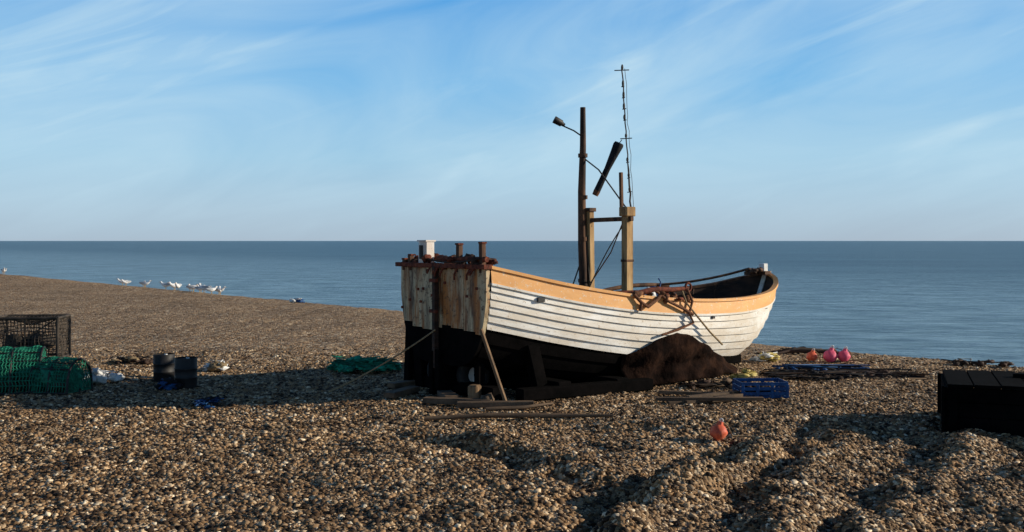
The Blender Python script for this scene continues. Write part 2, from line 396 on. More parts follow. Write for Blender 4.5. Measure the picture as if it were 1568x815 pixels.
fb=tab([(0,.87),(1,1.0),(2,1.1),(3,1.12),(4,1.03),(4.8,.83),(5.3,.58),(5.6,.34),(5.8,.035)])
fh=tab([(0,1.45),(1,1.24),(1.8,1.11),(2.5,1.035),(3.5,.985),(4.5,1.00),(5.3,1.09),(5.8,1.25)])
fz=tab([(0,.80),(1,.58),(2,.41),(3,.32),(4,.25),(5,.18),(5.8,.16)])
fk=tab([(0,.34),(1,.15),(2,.06),(4,.05),(5.8,.10)])
fa=tab([(0,.5),(1,.42),(2,.40),(3,.46),(4,.66),(5,.95),(5.8,1.2)])
def Lz(z): return 5.05+.75*max(0,min(1,(z-.12)/1.16))**.7
def hy(s,z):
    h=fh(s);k=fk(s); q=max(0,min(1,(h-z)/(h-k)))
    return max(.03,fb(s)*(1-q*q)**(fa(s)/2))
def hx(s,z): return s-(LB-Lz(z))*(s/LB)**5
st=[LB*(1-(1-i/64)**1.25) for i in range(65)]
def levels(s):
    h=fh(s);k=fk(s);zb=fz(s); z1=h-.155
    lv=[h]+[z1+(zb-z1)*j/6 for j in range(7)]+[zb+(k-zb)*j/3 for j in (1,2,3)]
    return lv
def column(s,side,off=0.0,clink=.022):
    lv=levels(s); out=[]; tag=[]
    for j in range(len(lv)-1):
        for m in range(4):
            z=lv[j]+(lv[j+1]-lv[j])*m/3
            y=hy(s,z); e=.01
            dy=(hy(s,z-e)-hy(s,z+e))
            ny=2*e; nzz=dy*1.0
            l=math.hypot(ny,nzz) or 1
            o=off+clink*(m/3)+.006*noise.noise(Vector((s*1.8,j*3.1,side)))
            if j>=len(lv)-2 and m==3: o=off
            out.append((hx(s,z),side*(y+o*ny/l),z+o*nzz/l)); tag.append(j)
    return out,tag
for side,nm in ((-1,'starboard_planking'),(1,'port_planking')):
    V=[];F=[];I=[]
    cols=[column(s,side) for s in st]; n=len(cols[0][0])
    for c,t in cols: V+=c
    tg=cols[0][1]
    for i in range(len(st)-1):
        for j in range(n-1):
            a=i*n+j; q=(a,a+1,a+n+1,a+n); F.append(q if side>0 else q[::-1])
            I.append(0 if tg[j]==0 else (1 if tg[j]<=6 else 2))
    obj(nm,V,F,[M['orange'],M['white'],M['black']],boat,I,True,22)
for side,nm in ((-1,'starboard_inner_lining'),(1,'port_inner_lining')):
    V=[];F=[]
    for s in st:
        h=fh(s)
        for k in range(6):
            z=h-.5*k/5; V.append((hx(s,z)-.02,side*max(.005,hy(s,z)-.035),z))
    for i in range(len(st)-1):
        for j in range(5): F.append((i*6+j,i*6+j+1,(i+1)*6+j+1,(i+1)*6+j))
    obj(nm,V,F,M['inner'],boat,smooth=True)
V=[];F=[]
for s in st:
    z=fh(s)-.36; y=max(.005,hy(s,z)-.03); V+=[(hx(s,z)-.03,-y,z),(hx(s,z)-.03,y,z)]
for i in range(len(st)-1): F.append((i*2,i*2+1,i*2+3,i*2+2))
obj('deck_boards',V,F,M['inner'],boat)
q=B() # ribs on the inner sides
for k in range(17):
    s=.35+k*.31
    for side in (-1,1):
        q.tube([(hx(s,fh(s)-.36*t),side*max(.01,hy(s,fh(s)-.36*t)-.045),fh(s)-.01-.36*t) for t in (0,.5,1)],.018,0,6)
q.make('ribs',[M['mast']],boat)
def rail(nm,side,zo,yo,w,t,mat,s0=0,s1=LB):
    V=[];F=[]; ss=[s for s in st if s0<=s<=s1]
    for s in ss:
        z=fh(s)+zo; y=hy(s,min(z,fh(s)))+yo; x=hx(s,z)
        ys0=max(.0,y-w)
        V+=[(x,side*y,z-t/2),(x,side*y,z+t/2),(x,side*ys0,z+t/2),(x,side*ys0,z-t/2)]
    for i in range(len(ss)-1):
        for j in range(4): F.append((i*4+j,i*4+(j+1)%4,(i+1)*4+(j+1)%4,(i+1)*4+j))
    F+=[(0,1,2,3),tuple((len(ss)-1)*4+j for j in (3,2,1,0))]
    obj(nm,V,F,mat,boat)
rail('starboard_gunwale',-1,.016,.022,.085,.034,M['orange'])
rail('port_gunwale',1,.016,.022,.085,.034,M['mast'])
rail('port_inner_rail',1,-.07,-.03,.03,.05,M['inner'],2.5,5.6)
rail('starboard_rubbing_band',-1,-.165,.03,.03,.024,M['white'])
def transom(nm,ztop,zbot,mat,x0=-.03,th=.045,crown=0):
    P=[]; n=14
    for i in range(n+1):
        z=ztop+(zbot-ztop)*i/n; P.append((-hy(0,z)-.012,z))
    for i in range(n,-1,-1):
        z=ztop+(zbot-ztop)*i/n; P.append((hy(0,z)+.012,z))
    m=len(P)
    V=[(x0-th/2,y,z) for y,z in P]+[(x0+th/2,y,z) for y,z in P]
    F=[tuple(range(m))[::-1],tuple(range(m,2*m))]+[(i,(i+1)%m,m+(i+1)%m,m+i) for i in range(m)]
    return obj(nm,V,F,mat,boat)
transom('transom_lower',.797,.35,M['black'])
q=B()
yy=-.87
while yy<.86:
    w=random.uniform(.17,.25); y1=min(yy+w,.87)
    zt=1.46+random.uniform(-.01,.015); zb_=.755+random.uniform(-.03,.03)
    xo=-.055+random.uniform(-.008,.008)
    def clampy(y,z): 
        hyv=hy(0,z)+.015; return max(-hyv,min(hyv,y))
    V=[];F=[]; nr=8
    for i in range(nr+1):
        z=zt+(zb_-zt)*i/nr; a=clampy(yy+.003,z); c=clampy(y1-.003,z)
        V+=[(xo,a,z),(xo,c,z),(xo+.05,a,z),(xo+.05,c,z)]
    for i in range(nr):
        o=i*4; F+=[(o,o+4,o+5,o+1),(o+2,o+3,o+7,o+6),(o,o+2,o+6,o+4),(o+1,o+5,o+7,o+3)]
    F+=[(0,1,3,2),(nr*4,nr*4+2,nr*4+3,nr*4+1)]
    q.add(V,F,0); yy=y1
q.make('transom_planks',[M['transom']],boat)
q=B()
q.beam((-.095,.06,1.46),(-.095,.06,.30),.055,.06,0,up=(1,0,0))
q.box((-.06,0,1.470),(.11,1.80,.05),1)
for z in (.95,1.3): q.box((-.12,.06,z),(.04,.13,.04),1)
for k in range(9): 
    y=random.uniform(-.8,.8); q.box((-.095,y,random.uniform(.9,1.4)),(.02,.03,.03),1)
q.make('sternpost_and_cap',[M['inner'],M['rust']],boat)
q=B()
q.box((-.02,.36,1.61),(.13,.15,.27),0,Matrix.Rotation(.1,3,'Z'))
q.box((-.02,.36,1.75),(.15,.17,.02),0,Matrix.Rotation(.1,3,'Z'))
q.box((-.09,.36,1.62),(.03,.05,.16),1,Matrix.Rotation(.1,3,'Z'))
q.make('engine_exhaust_box',[M['whtdirty'],M['dark']],boat)
q=B()
for y,zt in ((-.32,1.71),(-.76,1.725),(.66,1.58),(.80,1.53)):
    q.beam((-.03,y,1.40),(-.03+random.uniform(-.015,.015),y+random.uniform(-.01,.01),zt),.06,.055,0); q.box((-.03,y,zt+.005),(.07,.07,.02),1)
q.tube([(-.03,-.84,1.55),(-.03,.1,1.545)],.03,1,10)
q.tube([(.05,.80,1.52),(.05,.45,1.53)],.035,1,10)
for k in range(46):
    y=random.uniform(-.84,.84); q.ell((random.uniform(-.10,.12),y,1.48+random.uniform(-.02,.08)),(random.uniform(.02,.07),random.uniform(.02,.08),random.uniform(.015,.05)),1 if k%3 else 2,9,6,nz=.8,seed=k,ns=7)
for k in range(8):
    y=random.uniform(-.8,.7); q.tube([(-.1,y,1.46),(-.13,y+.03,1.38),(-.11,y+.06,1.40+random.uniform(-.1,.05))],.012,1,6)
q.tube(hang((-.08,-.76,1.56),(-.08,.34,1.56),.05),.012,2,6)
q.make('stern_bollards_and_roller',[M['mast'],M['rust'],M['inner']],boat)
q=B()
Pst=[(Lz(z)+.0,z) for z in [0.10+1.20*i/12 for i in range(13)]]
V=[];F=[]
for x,z in Pst: V+=[(x-.06,-.035,z),(x+.05,-.03,z),(x+.05,.03,z),(x-.06,.035,z)]
for i in range(12):
    for j in range(4): F.append((i*4+j,i*4+(j+1)%4,(i+1)*4+(j+1)%4,(i+1)*4+j))
F.append((48,49,50,51)); q.add(V,F,0)
q.make('stem',[M['white']],boat)
q=B(); q.box((5.70,0,1.34),(.10,.10,.15),0); q.box((5.56,.06,1.27),(.26,.16,.05),1); q.box((5.62,0,1.28),(.14,.3,.05),1)
for k in range(7): q.ell((5.5+random.uniform(-.1,.15),random.uniform(-.12,.15),1.30+random.uniform(0,.05)),(.05,.05,.035),1,9,6,nz=.8,seed=k+70,ns=6)
q.make('stemhead_post',[M['wht'],M['mast']],boat)
q=B(); q.beam((-.1,0,.05),(5.15,0,.05),.09,.12,0); 
V=[(-.12,-.04,.08),(2.2,-.04,.08),(2.2,-.04,.16),(-.12,-.04,.52),(-.12,.04,.08),(2.2,.04,.08),(2.2,.04,.16),(-.12,.04,.52)]
q.add(V,[(0,1,2,3),(7,6,5,4),(0,4,5,1),(0,3,7,4),(3,2,6,7)],0)
q.make('keel_and_deadwood',[M['black']],boat)
q=B(); 
for s,z,w,h_ in ((.62,1.10,.10,.05),(3.3,.79,.05,.03)):
    y=hy(s,z); q.box((s,-y-.02,z),(w,.03,h_),0)
q.make('hull_scuppers',[M['dark']],boat)
q=B()
def pole(P,r,i=0): q.tube(P,r,i,10)
pole([(2.45,.38,.62),(2.458,.375,1.2),(2.445,.385,1.7),(2.44,.39,2.4),(2.452,.38,3.0),(2.45,.38,3.51)],[.064,.060,.058,.052,.042,.036],0)
for z in (1.2,1.75,2.3,2.85): q.tube([(2.45,.38,z),(2.45,.38,z+.05)],.064,0,10)
q.make('mast',[M['mast']],boat)
q=B()
q.beam((2.56,.34,.6),(2.53,.33,2.17),.085,.075,0); q.beam((2.53,-.37,.6),(2.53,-.37,2.17),.12,.10,0)
q.beam((2.53,.46,2.02),(2.53,-.46,2.03),.055,.055,1,up=(1,0,0))
q.box((2.53,-.37,2.12),(.16,.15,.12),0); q.box((2.53,.33,2.16),(.12,.12,.05),1)
q.box((2.53,-.37,1.5),(.13,.11,.03),1); q.box((2.53,-.37,1.0),(.13,.11,.03),1)
q.beam((2.50,-.30,2.1),(2.50,-.285,2.62),.04,.04,1)
q.tube([(2.52,.30,1.2),(2.50,-.1,1.6),(2.5,-.33,2.0)],.008,1,6)
q.make('gallows_frame',[M['post'],M['mast']],boat)
q=B()
base=Vector((2.56,-.40,2.15)); top=Vector((2.47,-.33,3.93))
P=[base.lerp(top,i/18)+Vector((random.uniform(-.012,.012),random.uniform(-.012,.012),0)) for i in range(19)]
q.tube(P,[.012]*6+[.0085]*13,0,6)
for i,(t,l) in enumerate(((.12,.03),(.22,.02),(.33,.02),(.5,.08),(.63,.02),(.71,.025),(.79,.02),(.87,.02),(.985,.10))):
    c=base.lerp(top,t); q.tube([c-Vector((l*.8,-l*.5,0)),c+Vector((l*.8,-l*.5,.01))],.007,0,6)
    q.ell(c+Vector((random.uniform(-.01,.01),0,.04)),(.016,.016,random.uniform(.03,.06)),0,8,6)
P2=[p+Vector((random.uniform(.015,.04),-.02,0)) for p in P]; q.tube(P2,.0035,0,5)
q.make('whip_aerial',[M['cable']],boat)
R=Matrix.Rotation(-TH,3,'Z')
def w2l(dx,dy,dz,o): v=R@Vector((dx,dy,0)); return Vector(o)+Vector((v.x,v.y,dz))
mo=(2.45,.38,0)
q=B()
q.tube([w2l(0,0,3.12,mo),w2l(-.12,-.02,3.20,mo),w2l(-.28,-.03,3.27,mo)],.010,0,6)
a=w2l(-.24,-.03,3.27,mo); b_=w2l(-.38,-.05,3.345,mo)
q.tube([a,a.lerp(b_,.25),a.lerp(b_,.3),b_],[.02,.03,.045,.05],0,12)
q.make('deck_flood_lamp',[M['dark']],boat)
q=B()
t0=w2l(.47,-.1,3.03,mo); t1=w2l(.16,-.08,2.36,mo)
q.tube([t0,t0.lerp(t1,.04),t0.lerp(t1,.2),t0.lerp(t1,.5),t0.lerp(t1,.75),t0.lerp(t1,.93)],[.06,.07,.058,.04,.042,.044],0,10)
q.tube([t0.lerp(t1,.93),t0.lerp(t1,1.02)],[.046,.04],1,10)
q.make('furled_steadying_sail',[M['sheet'],M['ropered']],boat)
q=B()
q.tube([w2l(0,0,2.85,mo),w2l(.2,-.1,2.68,mo),w2l(.53,-.5,2.15,mo)],.010,0,6)
q.tube([t0,w2l(.48,-.3,3.05,mo)],.006,0,6)
q.tube(hang((2.45,.38,2.35),(2.5,.3,1.2),.0),.007,0,5)
q.tube(hang((2.53,-.30,1.95),(2.47,.36,1.0),-.06),.008,0,5)
q.tube(hang((2.53,.30,1.95),(2.3,.5,1.0),.03),.010,0,5)
q.make('rigging_lines',[M['cable']],boat)
q=B()
def gw(s,up=0,out=0): return Vector((s,-(hy(s,fh(s))+out),fh(s)+up))
q.tube([gw(1.75,.02,-.1),gw(2.0,.05,0),gw(2.25,.12,.02),gw(2.55,.13,.0),gw(2.85,.16,-.02)],[.03,.035,.03,.03,.025],0,8)
q.tube([gw(1.9,.03,.03),gw(2.0,-.06,.05),gw(2.1,-.10,.05),gw(2.25,.0,.05),gw(2.35,.08,.02)],.022,1,8)
q.tube([gw(2.25,.1,.02),gw(2.45,-.02,.05),gw(2.7,-.1,.06),gw(2.85,-.16,.06)],.018,1,8)
q.tube([gw(2.8,.16,0),gw(2.85,.0,.05),gw(2.78,-.15,.06),gw(2.86,-.26,.06),gw(2.6,-.35,.05),gw(2.35,-.42,.03)],.016,1,8)
q.tube([gw(2.72,.12,0),gw(2.74,-.02,.05),gw(2.95,-.2,.06),gw(3.2,-.38,.04),gw(3.5,-.55,.0)],.012,2,8)
for k in range(14):
    s=1.95+random.uniform(0,1.0); q.ell(gw(s,random.uniform(0,.09),random.uniform(-.08,.04)),(random.uniform(.03,.08),.04,random.uniform(.02,.05)),random.choice((0,1,1)),9,6,nz=.8,seed=k+30,ns=6)
q.tube([gw(2.0,-.05,.05),gw(1.98,-.16,.05)],.02,1,7)
q.torus(gw(2.83,.17,0),.05,.015,'y',0,16,6)
q.make('anchor_and_ropes',[M['rust'],M['ropered'],M['rope']],boat)
q=B()
for k,(s,y,mi_) in enumerate(((2.75,-.55,0),(2.9,-.45,1),(3.0,-.3,0),(2.65,-.3,2),(3.1,-.6,1))):
    q.ell((s,y,fh(s)+.04+.05*math.sin(k)),(.10,.08,.07),mi_,10,7,nz=.6,seed=k+9,ns=6)
q.tube([(2.9,-.5,.9),(3.0,-.5,1.22),(2.98,-.48,1.27)],.01,1,6)
q.ell((2.85,-.45,.90),(.28,.24,.14),2,12,8,nz=.5,seed=3,ns=6)
q.make('bundled_bags',[M['wht'],M['blue'],M['sheet']],boat)
q=B()
for s in (1.1,3.6,4.6):
    z=fh(s)-.16; y=hy(s,z)-.03; q.box((s,0,z),(.22,2*y,.035),0)
q.box((1.7,.1,fh(1.7)-.16),(.6,.55,.36),0)
q.tube(hang((4.3,hy(4.3,1.0)-.02,1.1),(5.5,.1,1.34),.05),.018,1,8)
q.tube(hang((3.4,hy(3.4,1.0)-.02,1.02),(4.6,hy(4.6,1.0)-.02,1.08),-.05),.03,1,8)
q.make('thwarts_and_engine_box',[M['inner'],M['mast']],boat)
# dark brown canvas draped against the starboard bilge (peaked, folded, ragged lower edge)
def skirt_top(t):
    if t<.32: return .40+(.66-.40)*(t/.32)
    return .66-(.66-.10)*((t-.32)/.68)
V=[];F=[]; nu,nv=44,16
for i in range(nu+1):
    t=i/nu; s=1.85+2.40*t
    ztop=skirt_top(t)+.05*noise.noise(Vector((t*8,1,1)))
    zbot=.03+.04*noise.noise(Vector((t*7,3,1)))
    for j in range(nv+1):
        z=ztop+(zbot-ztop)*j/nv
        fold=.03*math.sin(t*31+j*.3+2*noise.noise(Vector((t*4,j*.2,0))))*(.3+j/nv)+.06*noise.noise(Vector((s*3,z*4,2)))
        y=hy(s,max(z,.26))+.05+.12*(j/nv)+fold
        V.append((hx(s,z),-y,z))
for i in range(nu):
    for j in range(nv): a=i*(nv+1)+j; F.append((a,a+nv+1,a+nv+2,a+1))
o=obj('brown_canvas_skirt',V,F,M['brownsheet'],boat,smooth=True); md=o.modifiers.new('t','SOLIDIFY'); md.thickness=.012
q=B()
q.beam((.15,.62,.02),(.12,.66,.72),.22,.16,0); q.beam((.05,.85,.02),(.05,.80,.80),.10,.10,0)
q.beam((.35,.40,.02),(.3,.36,.5),.24,.2,0); q.beam((-.1,.10,.0),(-.1,.10,.5),.08,.07,0)
q.beam((.12,-.50,.02),(.10,-.52,.60),.09,.09,0)
q.beam((.15,-.8,.08),(.15,.95,.08),.16,.14,0,up=(0,0,1))
q.beam((.9,-1.05,.09),(.9,.8,.09),.2,.18,0); q.beam((1.7,-1.15,.08),(1.7,.8,.08),.2,.16,0); q.beam((3.4,-.6,.07),(3.4,.7,.07),.14,.12,0)
q.beam((.3,-.98,.08),(2.1,-1.18,.07),.16,.13,0)
q.beam((.7,-.85,.1),(.6,-.8,.60),.16,.12,0)
q.make('cradle_timbers',[M['tar'],M['timber']],boat)
q=B(); q.beam((-.08,-.80,.80),(.02,-1.12,.02),.032,.032,0)
q.make('stern_prop',[M['timber']],boat)
q=B()
for y in (-.16,.45):
    q.torus((.28,y,.22),.15,.07,'y',0,28,10); q.tube([(.28,y-.05,.22),(.28,y+.05,.22)],.10,1,18)
q.tube([(.28,-.4,.22),(.28,.5,.22)],.03,0,8)
V=[];F=[]
for i in range(11):
    a=math.radians(30+120*i/10)
    for dy in (-.06,.06): V.append((.28+.25*math.cos(a),-.16+dy,.22+.25*math.sin(a)))
for i in range(10): F.append((i*2,i*2+1,i*2+3,i*2+2))
q.add(V,F,1,True)
q.make('launching_wheels',[M['rubber'],M['whtdirty']],boat)
q=B()
for (x,y,l,w,a) in ((-.35,-.75,.75,.12,-.9),(-.15,-1.15,.8,.09,-.6),(-.45,.2,.6,.14,.5),(-.2,-.35,.4,.16,1.2),(-.05,.75,.5,.13,.2)):
    q.box((x,y,.045),(l,w,.06),0,Matrix.Rotation(a,3,'Z'))
q.ell((-.1,-.95,.07),(.08,.07,.06),0,9,6,nz=.5)
q.box((-.02,-.60,.09),(.13,.12,.17),1,Matrix.Rotation(.5,3,'Z'),ch=.15)
q.make('chocking_planks',[M['timberx'],M['timber']],boat)
q=B(); 
q.tube(hang((-.12,.02,.74),(-1.13,.66,.05),.04),.010,0,6)
q.make('mooring_rope',[M['rope']],boat)

# ------------------------------------------------------------------ beach clutter
def scat(name,fn,x,y,rz=0.0,dz=0.0):
    e=empty(name,(x,y,gz(x,y)+dz),rz); fn(e); return e
def sn(t): return max(0.0,math.sin(t))**.75
def lobster_pot(L_,W,H,matf,matn,fill=None):
    def f(e):
        q=B(); n=9
        arc=[(W/2*math.cos(math.pi*i/n),H*sn(math.pi*i/n)) for i in range(n+1)]
        for x in (-L_/2,0,L_/2):
            q.tube([(x,a,z+.02) for a,z in arc],.014,0,6)
        for yv in (-W/2,0,W/2): q.tube([(-L_/2,yv,.02),(L_/2,yv,.02)],.014,0,6)
        for i in (2,4,6,7): q.tube([(-L_/2,arc[i][0],arc[i][1]+.02),(L_/2,arc[i][0],arc[i][1]+.02)],.008,0,6)
        q.make('frame',[matf],e)
        V=[];F=[]; nu=int(L_/.035); nv=int((W/2+H)*1.6/.035)
        for i in range(nu+1):
            for j in range(nv+1):
                t=math.pi*j/nv; dx=(.5 if j%2 else 0)*L_/nu
                wv=.030*noise.noise(Vector((i*.3,j*.3,L_)))
                V.append((-L_/2+L_*i/nu+dx*.9,(W/2+wv)*math.cos(t),.02+(H+wv)*sn(t)))
        for i in range(nu):
            for j in range(nv): a=i*(nv+1)+j; F.append((a,a+nv+1,a+nv+2,a+1))
        o=obj('netting',V,F,matn,e); m_=o.modifiers.new('w','WIREFRAME'); m_.thickness=.012
        for sx in (-1,1):
            V=[];F=[];k=9
            for i in range(k+1):
                for j in range(13):
                    t=math.pi*j/12; V.append((sx*L_/2,W/2*math.cos(t)*i/k,.02+H*sn(t)*i/k))
            for i in range(1,k):
                for j in range(12): a=i*13+j; F.append((a,a+13,a+14,a+1))
            o=obj('end_netting',V,F,matn,e); m_=o.modifiers.new('w','WIREFRAME'); m_.thickness=.010
        if fill:
            q=B()
            for k in range(9): q.ell((random.uniform(-L_*.35,L_*.35),random.uniform(-W*.25,W*.25),H*random.uniform(.15,.6)),(.13,.10,.11),k%2,10,7,nz=.9,seed=k,ns=7)
            q.make('bait_net_bundle',[fill,M['potw']],e)
    return f
scat('lobster_pot',lobster_pot(.62,.50,.50,M['dark'],M['green'],M['green']),-5.78,11.9,.25)
scat('lobster_pot',lobster_pot(.50,.44,.37,M['dark'],M['green'],M['green']),-5.22,11.85,-.25)
scat('lobster_pot',lobster_pot(.55,.5,.35,M['dark'],M['green'],M['green']),-6.35,12.4,.4)
def crate_pot(e):
    q=B(); X,Y,Z=.76,.5,.5
    for sx in (-1,1):
        for sy in (-1,1): q.tube([(sx*X/2,sy*Y/2,0),(sx*X/2,sy*Y/2,Z)],.018,0,6)
    for z in (0,Z):
        for s_ in (-1,1):
            q.tube([(-X/2,s_*Y/2,z),(X/2,s_*Y/2,z)],.018,0,6); q.tube([(s_*X/2,-Y/2,z),(s_*X/2,Y/2,z)],.018,0,6)
    q.tube([(-X/2,-Y/2,0),(X/2,-Y/2,Z)],.008,0,5); q.tube([(0,-Y/2,0),(0,-Y/2,Z)],.010,0,5)
    q.make('frame',[M['potw']],e)
    for nm,(o,u,v,nu,nv) in {'front':((-X/2,-Y/2,0),(X,0,0),(0,0,Z),18,12),'back':((-X/2,Y/2,0),(X,0,0),(0,0,Z),18,12),'side_a':((-X/2,-Y/2,0),(0,Y,0),(0,0,Z),12,12),'side_b':((X/2,-Y/2,0),(0,Y,0),(0,0,Z),12,12),'top':((-X/2,-Y/2,Z),(X,0,0),(0,Y,0),18,12)}.items():
        V=[];F=[]
        for i in range(nu+1):
            for j in range(nv+1):
                p=Vector(o)+Vector(u)*i/nu+Vector(v)*j/nv
                ed=min(i,nu-i)/nu*min(j,nv-j)/nv*4
                V.append(p+Vector((.03*noise.noise(p*7),.05*ed*noise.noise(p*5+Vector((3,1,0))),-.10*ed if nm=='top' else .03*noise.noise(p*6))))
        for i in range(nu):
            for j in range(nv): a=i*(nv+1)+j; F.append((a,a+nv+1,a+nv+2,a+1))
        ob=obj('netting_'+nm,V,F,M['potw'],e); m_=ob.modifiers.new('w','WIREFRAME'); m_.thickness=.009
    q=B()
    for k in range(5): q.ell((random.uniform(-.25,.25),random.uniform(-.1,.1),random.uniform(.08,.22)),(.13,.11,.09),0,10,7,nz=.9,seed=k,ns=7)
    q.make('rope_bundle',[M['potw']],e)
scat('crab_pot',crate_pot,-5.98,12.75,.12,.31)
def heap(mats,n,rx,ry,h,sz,seed=0,strands=None):
    def f(e):
        random.seed(seed); q=B()
        for k in range(n):
            a=random.uniform(0,6.28); r=math.sqrt(random.random())
            x=rx*r*math.cos(a); y=ry*r*math.sin(a); z=h*(1-r*r)*random.random()
            q.ell((x,y,z+sz*.3),(sz*random.uniform(.7,1.6),sz*random.uniform(.6,1.3),sz*random.uniform(.35,.7)),random.randrange(len(mats)),12,8,nz=1.1,seed=k+seed,ns=9,rot=Matrix.Rotation(random.uniform(0,3),3,'Z'))
        for k in range(strands if strands is not None else max(3,n//4)):
            p=[Vector((random.uniform(-rx,rx)*1.05,random.uniform(-ry,ry),random.uniform(.02,h*.9+.03))) for _ in range(5)]
            q.tube(p,.008,random.randrange(len(mats)),5)
        q.make('heap',mats,e)
    return f
scat('pot_stack_base',heap([M['potw'],M['inner']],22,.40,.25,.28,.12,3),-5.98,12.75)
scat('green_fishing_net',heap([M['green2'],M['green2'],M['green']],60,.46,.26,.14,.06,5,24),-1.98,13.75,0,.04)
scat('white_fish_sack',heap([M['wht']],8,.18,.12,.10,.08,6,3),-5.05,12.6,0,.03)
scat('rope_pile',heap([M['rope'],M['inner']],14,.32,.15,.09,.05,8),-5.4,14.6)
scat('blue_rope_coil',heap([M['blue'],M['sheet']],14,.10,.28,.05,.035,11,10),-3.25,10.95)
scat('blue_tarpaulin',heap([M['blue'],M['sheet']],9,.10,.10,.10,.06,12),-4.05,12.0)
scat('white_fish_sack',heap([M['wht'],M['rope']],8,.13,.1,.12,.07,13),-3.95,13.7,0,.03)
def drum(h,r):
    def f(e):
        q=B(); k=[0,.03,.33,.35,.37,.63,.65,.67,.97,1]; rr=[.97,1,1,1.05,1,1,1.05,1,1,.97]
        q.tube([(0,0,h*t) for t in k],[r*x for x in rr],0,24,cap=False)
        q.tube([(0,0,h*.93),(0,0,h*.95)],r*.94,0,24)
        q.tube([(0,r*.5,h*.95),(0,r*.5,h*.98)],r*.16,1,10)
        q.make('shell',[M['dark'],M['wht']],e)
    return f
scat('oil_drum',drum(.34,.13),-4.40,12.95)
scat('oil_drum',drum(.36,.13),-3.90,12.25)
def crate(L_,W,H,mat):
    def f(e):
        q=B(); t=.015
        q.box((0,0,.02),(L_,W,.02),0)
        for z in (.06,.06+H*.36,.06+H*.72):
            for s_ in (-1,1):
                q.box((0,s_*W/2,z),(L_,t,H*.24),0); q.box((s_*L_/2,0,z),(t,W-.02,H*.24),0)
        for sx in (-1,-.33,.33,1):
            for s_ in (-1,1): q.box((sx*(L_/2-.01),s_*(W/2+.006),H*.5+.01),(.035,.022,H),0)
        q.make('slatted_shell',[mat],e)
        q=B()
        for k in range(10): q.ell((random.uniform(-.2,.2),random.uniform(-.12,.12),H*random.uniform(.4,.8)),(.06,.05,.04),k%2,9,6,nz=.9,seed=k,ns=7)
        q.make('crate_contents',[M['sheet'],M['inner']],e)
    return f
scat('blue_fish_crate',crate(.52,.36,.15,M['blue']),2.80,11.55,.05)
def buoy(r,m,handle=True):
    def f(e):
        q=B(); q.ell((0,0,r*.85),(r,r*.97,r*.93),0,20,14,nz=.12,seed=4); q.tube([(r*.15,0,r*1.6),(r*.3,0,r*2.05)],[r*.42,r*.28],0,10)
        q.torus((r*.34,0,r*2.2),r*.18,r*.08,'y',1,12,6)
        q.tube([(r*.3,0,r*2.15),(r*1.1,r*.2,r*1.5),(r*1.7,r*.5,r*.3),(r*3.2,r*.6,.02),(r*5,-r*.4,.015)],r*.09,2,5)
        q.make('float',[m,M['wht'],M['rope']],e)
    return f
scat('orange_buoy',buoy(.076,M['red']),1.80,8.93,0,.01)
scat('pink_buoy',buoy(.10,M['pink']),4.66,15.0)
scat('pink_buoy',buoy(.09,M['pink']),4.86,15.0)
scat('orange_buoy',buoy(.08,M['red']),4.42,15.1)
scat('yellow_fish_sack',heap([M['yellow'],M['wht']],10,.16,.12,.12,.07,21),3.75,15.0)
scat('yellow_fish_sack',heap([M['yellow'],M['timberx']],8,.14,.1,.09,.06,26),2.95,13.0)
scat('dark_tarpaulin',heap([M['sheet'],M['sheet'],M['inner'],M['timberx']],90,1.05,.32,.05,.05,22,30),4.3,13.3,0,.0)
scat('blue_rope_coil',heap([M['blue'],M['sheet']],22,.65,.2,.05,.04,24,14),4.2,13.9,0,.0)
scat('driftwood_pile',heap([M['inner'],M['timberx']],12,.45,.2,.07,.05,25),4.75,16.3)
scat('driftwood_pile',heap([M['inner'],M['timberx']],14,.5,.15,.06,.05,29),6.6,14.6)
scat('bow_chocks',heap([M['timberx'],M['inner']],14,.5,.2,.06,.06,28),2.45,12.2)
def timber(e):
    q=B(); random.seed(31)
    for k in range(6): 
        x=random.uniform(-.5,.5); y=random.uniform(-.35,.35); q.box((x,y,.03+.03*k*.3),(random.uniform(.5,1.2),.07,.035),0,Matrix.Rotation(random.uniform(-.5,.5),3,'Z'))
    q.make('planks',[M['timberx']],e)
scat('driftwood_planks',timber,2.5,11.4,.1)
def sticks(e):
    q=B(); 
    q.tube([(-.9,.1,.03),(-.3,.02,.05),(.3,-.03,.03),(.9,-.25,.04)],[.02,.025,.025,.015],0,7)
    q.tube([(-.2,.5,.03),(.2,.45,.04),(.55,.62,.04)],[.02,.02,.012],0,7)
    q.make('branch',[M['timberx']],e)
scat('driftwood_branch',sticks,.05,10.0,.25)
def sticks2(e):
    q=B()
    q.tube([(-.7,.15,.0),(-.3,.05,.06),(.2,.02,.07),(.7,-.15,.03)],[.02,.03,.03,.02],0,7)
    q.tube([(-.5,-.1,.02),(.0,.12,.10),(.5,.3,.05)],[.02,.025,.012],0,7)
    q.make('branch',[M['inner']],e)
scat('driftwood_branch',sticks2,4.5,15.9,.0)

